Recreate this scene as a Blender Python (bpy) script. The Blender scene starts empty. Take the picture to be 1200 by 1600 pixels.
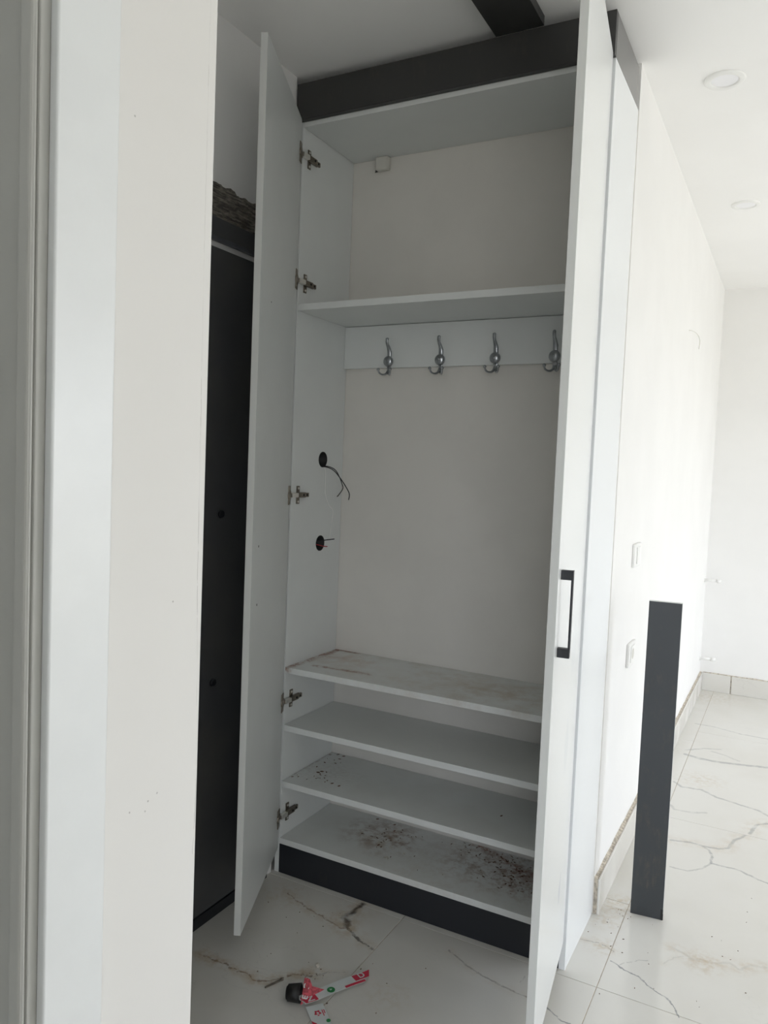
import bpy, bmesh, math, random
from mathutils import Vector, Matrix
random.seed(7)
S = bpy.context.scene
COL = S.collection
PI = math.pi
R = math.radians

# ------------------------------------------------------------------ camera
cd = bpy.data.cameras.new('camera'); cam = bpy.data.objects.new('camera', cd); COL.objects.link(cam)
yaw, pitch, roll = R(28.007), R(-3.3479), R(2.3384)
fw = Vector((-math.sin(yaw)*math.cos(pitch), math.cos(yaw)*math.cos(pitch), math.sin(pitch)))
r0 = Vector((math.cos(yaw), math.sin(yaw), 0)); u0 = r0.cross(fw)
rt = r0*math.cos(roll) + u0*math.sin(roll); up = -r0*math.sin(roll) + u0*math.cos(roll)
M = Matrix((rt, up, -fw)).transposed().to_4x4(); M.translation = Vector((1.4553, -2.0836, 1.3773))
cam.matrix_world = M
cd.sensor_fit = 'VERTICAL'; cd.sensor_height = 24.0; cd.lens = 1203.76*24.0/1600.0
cd.clip_start = 0.02
S.camera = cam

# ------------------------------------------------------------------ world: overcast daylight outside the window
w = bpy.data.worlds.new('overcast_sky'); S.world = w; w.use_nodes = True
nt = w.node_tree; nt.nodes.clear()
out = nt.nodes.new('ShaderNodeOutputWorld'); bg = nt.nodes.new('ShaderNodeBackground')
tc = nt.nodes.new('ShaderNodeTexCoord'); sp = nt.nodes.new('ShaderNodeSeparateXYZ')
cr = nt.nodes.new('ShaderNodeValToRGB')
cr.color_ramp.elements[0].position = 0.47; cr.color_ramp.elements[0].color = (0.50, 0.49, 0.46, 1)
cr.color_ramp.elements[1].position = 0.53; cr.color_ramp.elements[1].color = (0.91, 0.96, 1.05, 1)
mp = nt.nodes.new('ShaderNodeMapRange'); mp.inputs[1].default_value = -1; mp.inputs[2].default_value = 1
nt.links.new(tc.outputs['Generated'], sp.inputs[0]); nt.links.new(sp.outputs[2], mp.inputs[0])
nt.links.new(mp.outputs[0], cr.inputs[0]); nt.links.new(cr.outputs[0], bg.inputs[0]); nt.links.new(bg.outputs[0], out.inputs[0])
SKY = 8.3
bg.inputs[1].default_value = SKY
# sampling portals in the window openings (they only guide the sky light in)
def portal(name, loc, rot, sx, sy):
    l = bpy.data.lights.new(name, 'AREA'); l.shape = 'RECTANGLE'; l.size = sx; l.size_y = sy
    l.cycles.is_portal = True
    o = bpy.data.objects.new(name, l); COL.objects.link(o); o.location = loc; o.rotation_euler = rot
WY0, WY1, WZ0, WZ1, WX = 0.55, 2.85, 0.10, 2.15, 4.9
portal('window_portal', (WX+0.1, (WY0+WY1)/2, (WZ0+WZ1)/2), (0, R(90), 0), WZ1-WZ0, WY1-WY0)
RX0, RX1, RZ0, RZ1, RY = 1.9, 4.55, 0.45, 2.30, -5.5      # unseen window behind the viewer, added as fill for the cabinet front
portal('window_portal', ((RX0+RX1)/2, RY-0.1, (RZ0+RZ1)/2), (R(90), 0, 0), RX1-RX0, RZ1-RZ0)
S.cycles.max_bounces = 12; S.cycles.diffuse_bounces = 8
S.view_settings.view_transform = 'Standard'; S.view_settings.look = 'None'
S.view_settings.gamma = 1.0; S.view_settings.use_curve_mapping = False
S.view_settings.exposure = 0.0

# ------------------------------------------------------------------ helpers
def new_bm(): return bmesh.new()

def box(bm, x0, x1, y0, y1, z0, z1, bev=0.0, seg=1):
    vs = [bm.verts.new((x, y, z)) for x in (x0, x1) for y in (y0, y1) for z in (z0, z1)]
    idx = [(0,1,3,2),(4,6,7,5),(0,4,5,1),(2,3,7,6),(0,2,6,4),(1,5,7,3)]
    fs = [bm.faces.new([vs[i] for i in f]) for f in idx]
    if bev > 0:
        es = set(e for f in fs for e in f.edges)
        bmesh.ops.bevel(bm, geom=list(es), offset=bev, segments=seg, affect='EDGES', profile=0.5)
    return bm

def cyl(bm, p0, p1, r0_, r1_=None, n=24, caps=True, smooth=True):
    if r1_ is None: r1_ = r0_
    p0, p1 = Vector(p0), Vector(p1); d = (p1-p0).normalized()
    a = d.orthogonal().normalized(); b = d.cross(a)
    A = [bm.verts.new(p0 + (a*math.cos(t)+b*math.sin(t))*r0_) for t in [2*PI*i/n for i in range(n)]]
    B = [bm.verts.new(p1 + (a*math.cos(t)+b*math.sin(t))*r1_) for t in [2*PI*i/n for i in range(n)]]
    for i in range(n):
        f = bm.faces.new((A[i], A[(i+1) % n], B[(i+1) % n], B[i])); f.smooth = smooth
    if caps:
        bm.faces.new(A[::-1]); bm.faces.new(B)
    return A, B

def tube(bm, pts, rad, n=10, flat=1.0, flat_axis=None):
    """swept tube through pts (Catmull-Rom), rad = float or list per control point"""
    P = [Vector(p) for p in pts]; rr = rad if isinstance(rad, (list, tuple)) else [rad]*len(P)
    path, rs = [], []
    K = 6
    for i in range(len(P)-1):
        a, b, c, d = P[max(i-1, 0)], P[i], P[i+1], P[min(i+2, len(P)-1)]
        for k in range(K):
            t = k/K
            path.append(0.5*((2*b)+(c-a)*t+(2*a-5*b+4*c-d)*t*t+(3*b-a-3*c+d)*t**3)); rs.append(rr[i]*(1-t)+rr[i+1]*t)
    path.append(P[-1]); rs.append(rr[-1])
    prev = None; rings = []
    for i, p in enumerate(path):
        d = (path[min(i+1, len(path)-1)]-path[max(i-1, 0)]).normalized()
        if prev is None:
            a = Vector(flat_axis) if flat_axis else d.orthogonal()
        else: a = prev
        a = (a - d*a.dot(d)).normalized(); b = d.cross(a); prev = a
        rings.append([bm.verts.new(p + a*math.cos(2*PI*j/n)*rs[i] + b*math.sin(2*PI*j/n)*rs[i]*flat) for j in range(n)])
    for A, B in zip(rings, rings[1:]):
        for j in range(n):
            f = bm.faces.new((A[j], A[(j+1) % n], B[(j+1) % n], B[j])); f.smooth = True
    bm.faces.new(rings[0][::-1]); bm.faces.new(rings[-1])

def ball(bm, c, r, sx=1, sy=1, sz=1, u=16, v=12):
    m = Matrix.Translation(Vector(c)) @ Matrix.Diagonal((sx, sy, sz, 1))
    res = bmesh.ops.create_uvsphere(bm, u_segments=u, v_segments=v, radius=r, matrix=m)
    for f in set(f for vv in res['verts'] for f in vv.link_faces): f.smooth = True

def prism(bm, poly, z0, z1):
    A = [bm.verts.new((x, y, z0)) for x, y in poly]; B = [bm.verts.new((x, y, z1)) for x, y in poly]
    n = len(poly)
    for i in range(n): bm.faces.new((A[i], A[(i+1) % n], B[(i+1) % n], B[i]))
    bm.faces.new(A[::-1]); bm.faces.new(B)

def sheet(bm, pts, th=0.0006):
    """a thin sheet through 3D polygon pts, extruded along its own normal"""
    P = [Vector(p) for p in pts]
    nrm = Vector((0, 0, 0))
    for i in range(len(P)): nrm += P[i].cross(P[(i+1) % len(P)])
    nrm.normalize()
    A = [bm.verts.new(p) for p in P]; B = [bm.verts.new(p + nrm*th) for p in P]
    n = len(P)
    for i in range(n): bm.faces.new((A[i], A[(i+1) % n], B[(i+1) % n], B[i]))
    bm.faces.new(A[::-1]); bm.faces.new(B)

def obj(name, bm, mat, parent=None, origin=None, loc=None, recalc=True):
    """links bm as ONE mesh object; coordinates are in the parent's frame"""
    if recalc: bmesh.ops.recalc_face_normals(bm, faces=bm.faces[:])
    if origin is not None:
        bmesh.ops.translate(bm, verts=bm.verts[:], vec=-Vector(origin))
    me = bpy.data.meshes.new(name); bm.to_mesh(me); bm.free()
    for m in (mat if isinstance(mat, (list, tuple)) else [mat]): me.materials.append(m)
    o = bpy.data.objects.new(name, me); COL.objects.link(o)
    if parent is not None: o.parent = parent
    if origin is not None: o.location = Vector(origin)
    if loc is not None: o.location = loc
    return o

def thing(name, label, cat, loc=(0, 0, 0), rotz=0.0, group=None):
    o = bpy.data.objects.new(name, None); COL.objects.link(o); o.empty_display_size = 0.05
    o.location = loc; o.rotation_euler = (0, 0, rotz); o['label'] = label; o['category'] = cat
    if group: o['group'] = group
    return o

def tag(o, label, cat, group=None):
    o['label'] = label; o['category'] = cat
    if group: o['group'] = group
    return o

def structure(o):
    o['kind'] = 'structure'; return o

def off(p, q): return Vector(p) - Vector(q)

# ------------------------------------------------------------------ materials
class NB:
    def __init__(s, name):
        s.m = bpy.data.materials.new(name); s.m.use_nodes = True; s.t = s.m.node_tree
        s.b = s.t.nodes['Principled BSDF']; s._pos = None
    def n(s, typ, **kw):
        x = s.t.nodes.new(typ)
        for k, v in kw.items(): setattr(x, k, v)
        return x
    def l(s, a, b): s.t.links.new(a, b)
    def setv(s, i, v):
        if hasattr(v, 'is_linked') or isinstance(v, bpy.types.NodeSocket): s.l(v, i)
        else: i.default_value = v
    def pos(s):
        if s._pos is None: s._pos = s.n('ShaderNodeNewGeometry').outputs['Position']
        return s._pos
    def math(s, op, a, b=None, c=None, clamp=False):
        x = s.n('ShaderNodeMath', operation=op, use_clamp=clamp)
        for i, v in enumerate((a, b, c)):
            if v is not None: s.setv(x.inputs[i], v)
        return x.outputs[0]
    def vm(s, op, a, b=None, scale=None):
        x = s.n('ShaderNodeVectorMath', operation=op); s.setv(x.inputs[0], a)
        if b is not None: s.setv(x.inputs[1], b)
        if scale is not None: s.setv(x.inputs['Scale'], scale)
        return x.outputs['Value'] if op in ('DOT_PRODUCT', 'DISTANCE', 'LENGTH') else x.outputs['Vector']
    def noise(s, scale, detail=3, rough=0.5, vec=None, stretch=None, color=False):
        x = s.n('ShaderNodeTexNoise'); v = vec or s.pos()
        if stretch: v = s.vm('MULTIPLY', v, stretch)
        s.l(v, x.inputs['Vector']); x.inputs['Scale'].default_value = scale
        x.inputs['Detail'].default_value = detail; x.inputs['Roughness'].default_value = rough
        return x.outputs['Color'] if color else x.outputs['Fac']
    def smooth(s, v, lo, hi, a=0.0, b=1.0):
        x = s.n('ShaderNodeMapRange', interpolation_type='SMOOTHSTEP')
        s.setv(x.inputs[0], v)
        for i, q in enumerate((lo, hi, a, b)): s.setv(x.inputs[i+1], q)
        return x.outputs[0]
    def mix(s, f, a, b):
        x = s.n('ShaderNodeMix', data_type='RGBA')
        s.setv(x.inputs[0], f); s.setv(x.inputs[6], a if not isinstance(a, tuple) else (*a, 1)[:4]); s.setv(x.inputs[7], b if not isinstance(b, tuple) else (*b, 1)[:4])
        return x.outputs[2]
    def jitter(s, amp1, sc1, amp2=0.0, sc2=60):
        v = s.pos()
        a = s.vm('SUBTRACT', s.noise(sc1, 3, 0.6, color=True), (0.5, 0.5, 0.5)); v = s.vm('ADD', v, s.vm('SCALE', a, scale=amp1))
        if amp2:
            b = s.vm('SUBTRACT', s.noise(sc2, 2, 0.5, color=True), (0.5, 0.5, 0.5)); v = s.vm('ADD', v, s.vm('SCALE', b, scale=amp2))
        return v
    def polyline(s, v, pts, z=0.0):
        """distance from v to a polyline of (x, y) or (x, y, z)"""
        P = [Vector(p) if len(p) == 3 else Vector((p[0], p[1], z)) for p in pts]; d = None
        for a, b in zip(P, P[1:]):
            ba = b-a; pa = s.vm('SUBTRACT', v, tuple(a))
            t = s.math('MULTIPLY', s.vm('DOT_PRODUCT', pa, tuple(ba/ba.length_squared)), 1.0, clamp=True)
            q = s.vm('DISTANCE', pa, s.vm('SCALE', tuple(ba), scale=t))
            d = q if d is None else s.math('MINIMUM', d, q)
        return d

def set_p(b, color=None, rough=None, metal=None, spec=None, coat=None):
    if color is not None: b.inputs['Base Color'].default_value = (*color, 1)
    if rough is not None: b.inputs['Roughness'].default_value = rough
    if metal is not None: b.inputs['Metallic'].default_value = metal
    if spec is not None: b.inputs['Specular IOR Level'].default_value = spec
    if coat is not None: b.inputs['Coat Weight'].default_value = coat; b.inputs['Coat Roughness'].default_value = 0.05

def simple(name, c, rough=0.5, metal=0, spec=0.5, var=0.04, scale=14, bump=0.0, bscale=250, coat=None):
    k = NB(name); set_p(k.b, c, rough, metal, spec, coat)
    n = k.noise(scale, 4, 0.55)
    c2 = tuple(max(0, x*(1-2*var)) for x in c)
    k.l(k.mix(k.smooth(n, 0.35, 0.65), c2, c), k.b.inputs['Base Color'])
    if bump:
        bn = k.n('ShaderNodeBump'); bn.inputs['Strength'].default_value = bump; bn.inputs['Distance'].default_value = 0.002
        k.l(k.noise(bscale, 3), bn.inputs['Height']); k.l(bn.outputs[0], k.b.inputs['Normal'])
    return k.m

WALLC = (0.82, 0.815, 0.80)
M_wall = simple('wall_paint', WALLC, 0.75, var=0.012, scale=3, bump=0.06, bscale=400)
M_wall_far = simple('wall_paint_far', WALLC, 0.75, var=0.012, scale=3, bump=0.06, bscale=400)
M_ceil = simple('ceiling_paint', (0.90, 0.895, 0.88), 0.85, var=0.01, scale=2)
M_lam = simple('white_laminate', (0.70, 0.72, 0.71), 0.38, var=0.012, scale=6)
M_edge = simple('white_edge_band', (0.62, 0.635, 0.62), 0.4, var=0.01)
M_gloss = simple('white_gloss_board', (0.80, 0.825, 0.84), 0.16, var=0.006, scale=4)
M_hdf = simple('white_hardboard', (0.69, 0.67, 0.63), 0.55, var=0.02, scale=5)
M_trimw = simple('white_gloss_trim', (0.78, 0.80, 0.80), 0.3, var=0.01)
M_lining = simple('door_lining_shade_tone', (0.50, 0.50, 0.47), 0.5, var=0.01)  # greyed so the colour carries the shade of the reveal
M_chrome = simple('dull_chrome', (0.42, 0.44, 0.46), 0.28, metal=1, var=0.1, scale=60)
M_nickel = simple('nickel_steel', (0.27, 0.24, 0.20), 0.38, metal=1, var=0.12, scale=90)
M_bright = simple('bright_steel', (0.80, 0.78, 0.74), 0.35, metal=1, var=0.03)
M_handle = simple('black_metal', (0.012, 0.014, 0.018), 0.45, var=0.05)
M_hole = simple('black_plastic', (0.006, 0.006, 0.006), 0.6)
M_black = simple('black_rubber', (0.010, 0.010, 0.010), 0.5, var=0.1)
M_plastic = simple('clear_white_plastic', (0.62, 0.61, 0.56), 0.35, var=0.02)
M_white = simple('white_plastic', (0.84, 0.84, 0.82), 0.3, var=0.01)
M_lampglass = simple('opal_diffuser', (0.88, 0.88, 0.90), 0.45, var=0.005)
M_grout = simple('tan_grout', (0.52, 0.45, 0.34), 0.9, var=0.15, scale=40)
M_mortar = simple('raw_mortar', (0.60, 0.54, 0.45), 0.95, var=0.22, scale=90, bump=0.6, bscale=160)
M_cement = None
M_paper = simple('white_paper', (0.68, 0.72, 0.72), 0.45, var=0.02)
M_red = simple('red_print', (0.62, 0.035, 0.075), 0.45, var=0.05)
M_pinkred = simple('faded_red_print', (0.62, 0.10, 0.13), 0.5, var=0.25, scale=120)
M_green = simple('green_print', (0.015, 0.22, 0.06), 0.45, var=0.05)
M_wire_black = simple('black_wire', (0.008, 0.008, 0.010), 0.5)
M_wire_red = simple('red_wire', (0.35, 0.02, 0.03), 0.5)
M_wire_white = simple('white_thread', (0.92, 0.92, 0.90), 0.6)
M_chip = simple('brown_chip', (0.16, 0.08, 0.045), 0.9, var=0.3, scale=150)
M_pale_chip = simple('pale_chip', (0.66, 0.62, 0.55), 0.9, var=0.2, scale=150)

def dark_laminate(name, c, dust=0.5, rough=(0.36, 0.5)):
    k = NB(name); set_p(k.b, c, 0.42, 0, 0.5)
    n = k.noise(9, 5, 0.62); n2 = k.noise(70, 4, 0.7, stretch=(1, 1, 0.25)); n3 = k.noise(600, 2, 0.5)
    f = k.math('MULTIPLY', k.smooth(n, 0.48, 0.72), k.smooth(n2, 0.40, 0.75))
    a = k.mix(k.math('MULTIPLY', f, dust), c, (0.10, 0.085, 0.065))
    sp = k.smooth(n3, 0.70, 0.80)
    k.l(k.mix(k.math('MULTIPLY', sp, 0.10), a, (0.3, 0.28, 0.25)), k.b.inputs['Base Color'])
    k.l(k.smooth(n, 0.3, 0.7, *rough), k.b.inputs['Roughness'])
    return k.m
M_dark = dark_laminate('anthracite_laminate', (0.034, 0.034, 0.033), 0.3)
M_dark_dusty = dark_laminate('dusty_anthracite_laminate', (0.036, 0.041, 0.046), 0.9)
M_return = dark_laminate('anthracite_laminate_painted_sheen', (0.10, 0.098, 0.094), 0.4, (0.07, 0.14))  # base lightened to paint in the side's grazing sheen, plus dust
M_plinth = dark_laminate('plinth_laminate', (0.016, 0.018, 0.023), 0.15)

k = NB('black_steel_door'); set_p(k.b, (0.012, 0.013, 0.015), 0.35)
k.l(k.mix(k.smooth(k.noise(4, 4), 0.4, 0.7), (0.075, 0.077, 0.082), (0.10, 0.098, 0.094)), k.b.inputs['Base Color']); M_steel = k.m
M_steel_edge = simple('steel_edge_highlight', (0.10, 0.105, 0.12), 0.4, var=0.1)  # lighter tone paints the highlight along the frame lip

k = NB('torn_cement'); set_p(k.b, (0.1, 0.09, 0.08), 0.95)
n = k.noise(60, 5, 0.7, stretch=(1, 0.22, 2.4)); n2 = k.noise(18, 4, 0.6)
k.l(k.mix(k.smooth(n, 0.38, 0.66), k.mix(n2, (0.055, 0.055, 0.058), (0.10, 0.085, 0.065)), (0.30, 0.275, 0.235)), k.b.inputs['Base Color'])
M_cement = k.m

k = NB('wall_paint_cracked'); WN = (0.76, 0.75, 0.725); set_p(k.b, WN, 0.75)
j = k.jitter(0.004, 40)
d = k.polyline(j, [(0.684,-1.213,2.5), (0.684,-1.217,1.96), (0.684,-1.216,1.64), (0.684,-1.212,1.2), (0.684,-1.203,0.88), (0.684,-1.207,0.78)])
col = k.mix(k.math('MULTIPLY', k.smooth(d, 0.0003, 0.0009, 1, 0), k.smooth(k.noise(9, 3), 0.40, 0.62, 0.05, 0.5)), WN, (0.30, 0.28, 0.25))
for (y, z) in ((-1.352,1.81), (-1.302,0.897), (-1.307,0.884), (-1.335,0.893), (-1.262,1.174), (-1.285,0.903)):
    d = k.vm('DISTANCE', j, (0.684, y, z))
    col = k.mix(k.math('MULTIPLY', k.smooth(d, 0.0007, 0.002, 1, 0), 0.6), col, (0.25, 0.24, 0.22))
k.l(col, k.b.inputs['Base Color']); M_wall_near = k.m
# gloss door face with faint smears
k = NB('white_gloss_door_face'); GL = (0.80, 0.82, 0.82); set_p(k.b, GL, 0.16)
col = GL
for (p, rad, st) in (((0.990,-0.18,0.316), 0.022, 0.6), ((0.992,-0.17,0.345), 0.016, 0.5), ((0.999,-0.246,0.05), 0.03, 0.35), ((0.99,-0.2,0.70), 0.05, 0.25), ((0.985,-0.15,0.95), 0.06, 0.2)):
    d = k.vm('DISTANCE', k.vm('MULTIPLY', k.jitter(0.02, 30), (1, 1, 0.6)), (p[0], p[1], p[2]*0.6))
    col = k.mix(k.math('MULTIPLY', k.smooth(d, rad*0.4, rad, 1, 0), st), col, (0.60, 0.64, 0.70))
k.l(col, k.b.inputs['Base Color']); M_gloss_face = k.m

# marble floor tiles, their printed veins
def marble(name, veins, dirts=(), base=(0.68, 0.67, 0.635), rag=1.0):
    k = NB(name); set_p(k.b, base, 0.13, 0, 0.5)
    cloud = k.smooth(k.noise(2.2, 4, 0.55), 0.35, 0.7)
    col = k.mix(cloud, base, tuple(x*f for x, f in zip(base, (0.95, 0.94, 0.925))))
    # faint background veining of the print, everywhere
    wv = k.noise(1.6, 6, 0.62, vec=k.vm('MULTIPLY', k.jitter(0.25, 1.3), (0.8, 1.6, 1)))
    thin = k.smooth(k.math('ABSOLUTE', k.math('SUBTRACT', wv, 0.5)), 0.0, 0.006, 1.0, 0.0)
    patch = k.smooth(k.noise(1.1, 2), 0.52, 0.66)
    col = k.mix(k.math('MULTIPLY', k.math('MULTIPLY', thin, patch), 0.16), col, (0.40, 0.40, 0.39))
    j = k.jitter(0.016*rag, 24, 0.006*rag, 110)
    mod = k.smooth(k.noise(32, 3, 0.6), 0.30, 0.58)
    for pts, wd, st, vc, halo in veins:
        d = k.polyline(j, pts)
        if halo:
            h = k.math('MULTIPLY', k.smooth(d, 0.0, wd*7, 1, 0), k.smooth(k.noise(26, 4, 0.65), 0.36, 0.66))
            col = k.mix(k.math('MULTIPLY', h, halo), col, (0.45, 0.33, 0.20))
        m_ = k.math('MULTIPLY', k.smooth(d, wd*0.35, wd, 1, 0), k.math('MULTIPLY', k.math('ADD', k.math('MULTIPLY', mod, 0.65), 0.35), st))
        col = k.mix(m_, col, vc)
    for (x, y, rad, st) in dirts:
        d = k.vm('DISTANCE', k.jitter(0.05, 18), (x, y, 0))
        m_ = k.math('MULTIPLY', k.smooth(d, 0.0, rad, 1, 0), k.math('MULTIPLY', k.smooth(k.noise(45, 4, 0.7), 0.40, 0.68), st))
        col = k.mix(m_, col, (0.50, 0.40, 0.27))
    dust = k.smooth(k.noise(340, 2, 0.5), 0.735, 0.78)
    col = k.mix(k.math('MULTIPLY', dust, 0.35), col, (0.25, 0.2, 0.15))
    k.l(col, k.b.inputs['Base Color'])
    k.l(k.smooth(k.noise(5, 4), 0.35, 0.7, 0.10, 0.22), k.b.inputs['Roughness'])
    return k.m

DK, BR, GR, LG = (0.10, 0.085, 0.075), (0.20, 0.13, 0.08), (0.24, 0.25, 0.26), (0.45, 0.45, 0.43)
vA = [(0.336,-0.015),(0.332,-0.061),(0.327,-0.111),(0.354,-0.139),(0.378,-0.159),(0.422,-0.183),(0.447,-0.191),(0.480,-0.196)]
vA2 = [(0.101,-0.087),(0.147,-0.106),(0.226,-0.134),(0.292,-0.146),(0.344,-0.158),(0.366,-0.151)]
vB = [(0.072,-0.471),(0.121,-0.471),(0.179,-0.468),(0.244,-0.467),(0.265,-0.481),(0.308,-0.458),(0.327,-0.426),(0.363,-0.388),(0.389,-0.385)]
vB2 = [(0.389,-0.385),(0.42,-0.349),(0.46,-0.326)]
vC = [(0.663,-0.087),(0.732,-0.123),(0.811,-0.147),(0.865,-0.156),(0.907,-0.158),(0.96,-0.17)]
lC2 = [(0.881,-0.12),(0.89,-0.071),(0.90,-0.025)]  # thin grey line on the tile, next to vC
M_tile_left = marble('marble_tile_hall', [(vA, 0.0065, 0.85, DK, 0.35), (vA[:4], 0.015, 0.65, DK, 0.3), (vA2, 0.0045, 0.6, BR, 0.4), (vB, 0.0045, 0.75, BR, 0.7), (vB2, 0.003, 0.4, GR, 0.2),
                                              (vC, 0.004, 0.45, DK, 0.15), (lC2, 0.0025, 0.4, GR, 0.0)], [(0.39,-0.37,0.05,0.7), (0.09,-0.47,0.06,0.6), (0.1,-0.1,0.12,0.35)], rag=1.6)
vD = [(0.96,-0.16),(0.976,-0.173),(0.995,-0.184),(1.017,-0.199),(1.042,-0.199),(1.069,-0.212),(1.12,-0.26)]
vE = [(0.955,0.175),(0.975,0.171),(1.026,0.18),(1.055,0.175),(1.076,0.163)]
vF = [(1.078,0.115),(1.088,0.109),(1.104,0.099),(1.134,0.088),(1.159,0.082),(1.188,0.059),(1.212,0.044),(1.237,0.033),(1.255,0.015),(1.269,-0.007),(1.278,-0.026)]
vF2 = [(1.101,0.107),(1.11,0.122),(1.146,0.158),(1.169,0.17)]
vK = [(1.222,0.277),(1.255,0.263),(1.276,0.248),(1.303,0.258),(1.336,0.262),(1.375,0.289),(1.403,0.266),(1.427,0.308),(1.473,0.322)]
vK2 = [(1.255,0.249),(1.234,0.229),(1.208,0.183)]
vJ = [(1.443,1.357),(1.401,1.318),(1.382,1.217),(1.333,1.122),(1.319,1.042),(1.287,1.012),(1.242,1.003),(1.187,1.008),(1.119,0.984)]
vJ2 = [(1.231,0.999),(1.256,0.982),(1.268,0.951),(1.273,0.879),(1.32,0.882),(1.37,0.878),(1.42,0.85),(1.458,0.837),(1.6,0.80)]
vJ3 = [(1.273,0.879),(1.246,0.817),(1.207,0.775),(1.145,0.77)]
M_tile_near = marble('marble_tile_near', [(vD, 0.0038, 0.85, GR, 0), (vE, 0.0028, 0.7, GR, 0.25), (vF, 0.0036, 0.9, GR, 0.0), (vF2, 0.0022, 0.5, GR, 0), (vK, 0.006, 0.35, LG, 0.35), (vK2, 0.003, 0.4, LG, 0.1),
                                           (vJ, 0.009, 0.5, GR, 0.25), (vJ2, 0.007, 0.55, GR, 0.0), (vJ3, 0.006, 0.4, GR, 0.0)],
                     [(1.05,0.42,0.10,0.8), (1.04,0.17,0.07,0.5), (1.02,0.31,0.08,0.45), (1.31,0.25,0.09,0.6)])
vG = [(1.042,2.551),(1.139,2.552),(1.287,2.504),(1.41,2.507),(1.62,2.5)]
vH = [(1.055,1.997),(1.128,1.977),(1.208,1.98),(1.305,2.005),(1.423,2.042),(1.6,2.09)]
vH2 = [(1.051,2.068),(1.122,2.142),(1.202,2.182)]
vH3 = [(1.166,2.12),(1.229,2.099),(1.292,2.054)]
vI = [(1.055,1.594),(1.089,1.552),(1.17,1.569),(1.237,1.518),(1.335,1.491),(1.403,1.473),(1.441,1.437),(1.55,1.39)]
vL = [(1.074,1.32),(1.096,1.284),(1.164,1.292),(1.211,1.323)]
M_tile_far = marble('marble_tile_far', [(vG, 0.009, 0.4, GR, 0), (vH, 0.018, 0.55, GR, 0), (vH2, 0.010, 0.4, GR, 0), (vH3, 0.010, 0.3, GR, 0), (vI, 0.010, 0.5, GR, 0.0), (vL, 0.010, 0.35, GR, 0),
                                         ([(1.443,1.357),(1.401,1.318),(1.382,1.217)], 0.009, 0.5, GR, 0.25)], [(1.157,1.69,0.16,0.45), (1.05,3.2,0.3,0.4)])

# white boards with brick-dust dirt, for the shelves
def dirty_board(name, streaks, blobs, z):
    k = NB(name); set_p(k.b, (0.70, 0.72, 0.71), 0.42)
    col = k.mix(k.smooth(k.noise(7, 3), 0.4, 0.65), (0.70, 0.72, 0.71), (0.67, 0.685, 0.67))
    j = k.jitter(0.02, 30, 0.008, 120)
    for pts, wd, st, c in streaks:
        d = k.polyline(j, pts, z)
        m_ = k.math('MULTIPLY', k.smooth(d, 0, wd, 1, 0), k.math('MULTIPLY', k.smooth(k.noise(55, 5, 0.7), 0.36, 0.62), st))
        col = k.mix(m_, col, c)
    for x, y, rad, st, c, sc in blobs:
        d = k.vm('DISTANCE', k.vm('MULTIPLY', k.jitter(0.06, 12), (0.8, 1.15, 1)), (x*0.8, y*1.15, z))
        m_ = k.math('MULTIPLY', k.smooth(d, 0, rad, 1, 0), k.math('MULTIPLY', k.smooth(k.noise(sc, 6, 0.72), 0.42, 0.66), st))
        col = k.mix(m_, col, c)
    k.l(col, k.b.inputs['Base Color']); return k.m
RUST, TAN, UMB = (0.24, 0.085, 0.05), (0.42, 0.33, 0.23), (0.21, 0.115, 0.07)
Z1, ZB, Z3, Z4, Z5, ZT = 1.891, 0.7011, 0.5059, 0.3145, 0.119, 2.4466
M_bench = dirty_board('dirty_bench_board', [([(0.004,0.0),(0.006,0.15),(0.012,0.31)], 0.032, 1.0, RUST), ([(0.0,0.314),(0.10,0.315)], 0.024, 1.0, RUST),
        ([(0.07,0.074),(0.16,0.082),(0.267,0.088)], 0.020, 0.95, RUST), ([(0.03,0.2),(0.10,0.22)], 0.03, 0.3, RUST)],
        [(0.35,0.2,0.45,0.45,TAN,6), (0.7,0.15,0.40,0.6,TAN,9), (0.12,0.2,0.18,0.35,(0.5,0.33,0.25),14)], ZB)
M_sh4 = dirty_board('dirty_lower_board', [([(0.002,0.03),(0.003,0.31)], 0.008, 0.5, UMB)], [(0.08,0.15,0.18,0.22,UMB,70)], Z4)
M_sh5 = dirty_board('dirty_base_board', [([(0.585,0.315),(0.66,0.29),(0.74,0.25),(0.80,0.235)], 0.030, 0.9, RUST), ([(0.74,0.25),(0.78,0.20),(0.84,0.18)], 0.025, 0.8, RUST)],
        [(0.30,0.20,0.19,0.95,UMB,20), (0.30,0.17,0.10,0.7,TAN,50), (0.72,0.22,0.24,0.9,UMB,30), (0.80,0.17,0.14,0.6,RUST,60), (0.55,0.10,0.40,0.18,TAN,30)], Z5)

# ================================================================== ROOM
H = 2.6
XW, XS = 0.975, 0.994            # partition wall face, skirting face
YF = 3.35                        # far wall
XN = 0.684                       # face of the wall close on the left

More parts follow.
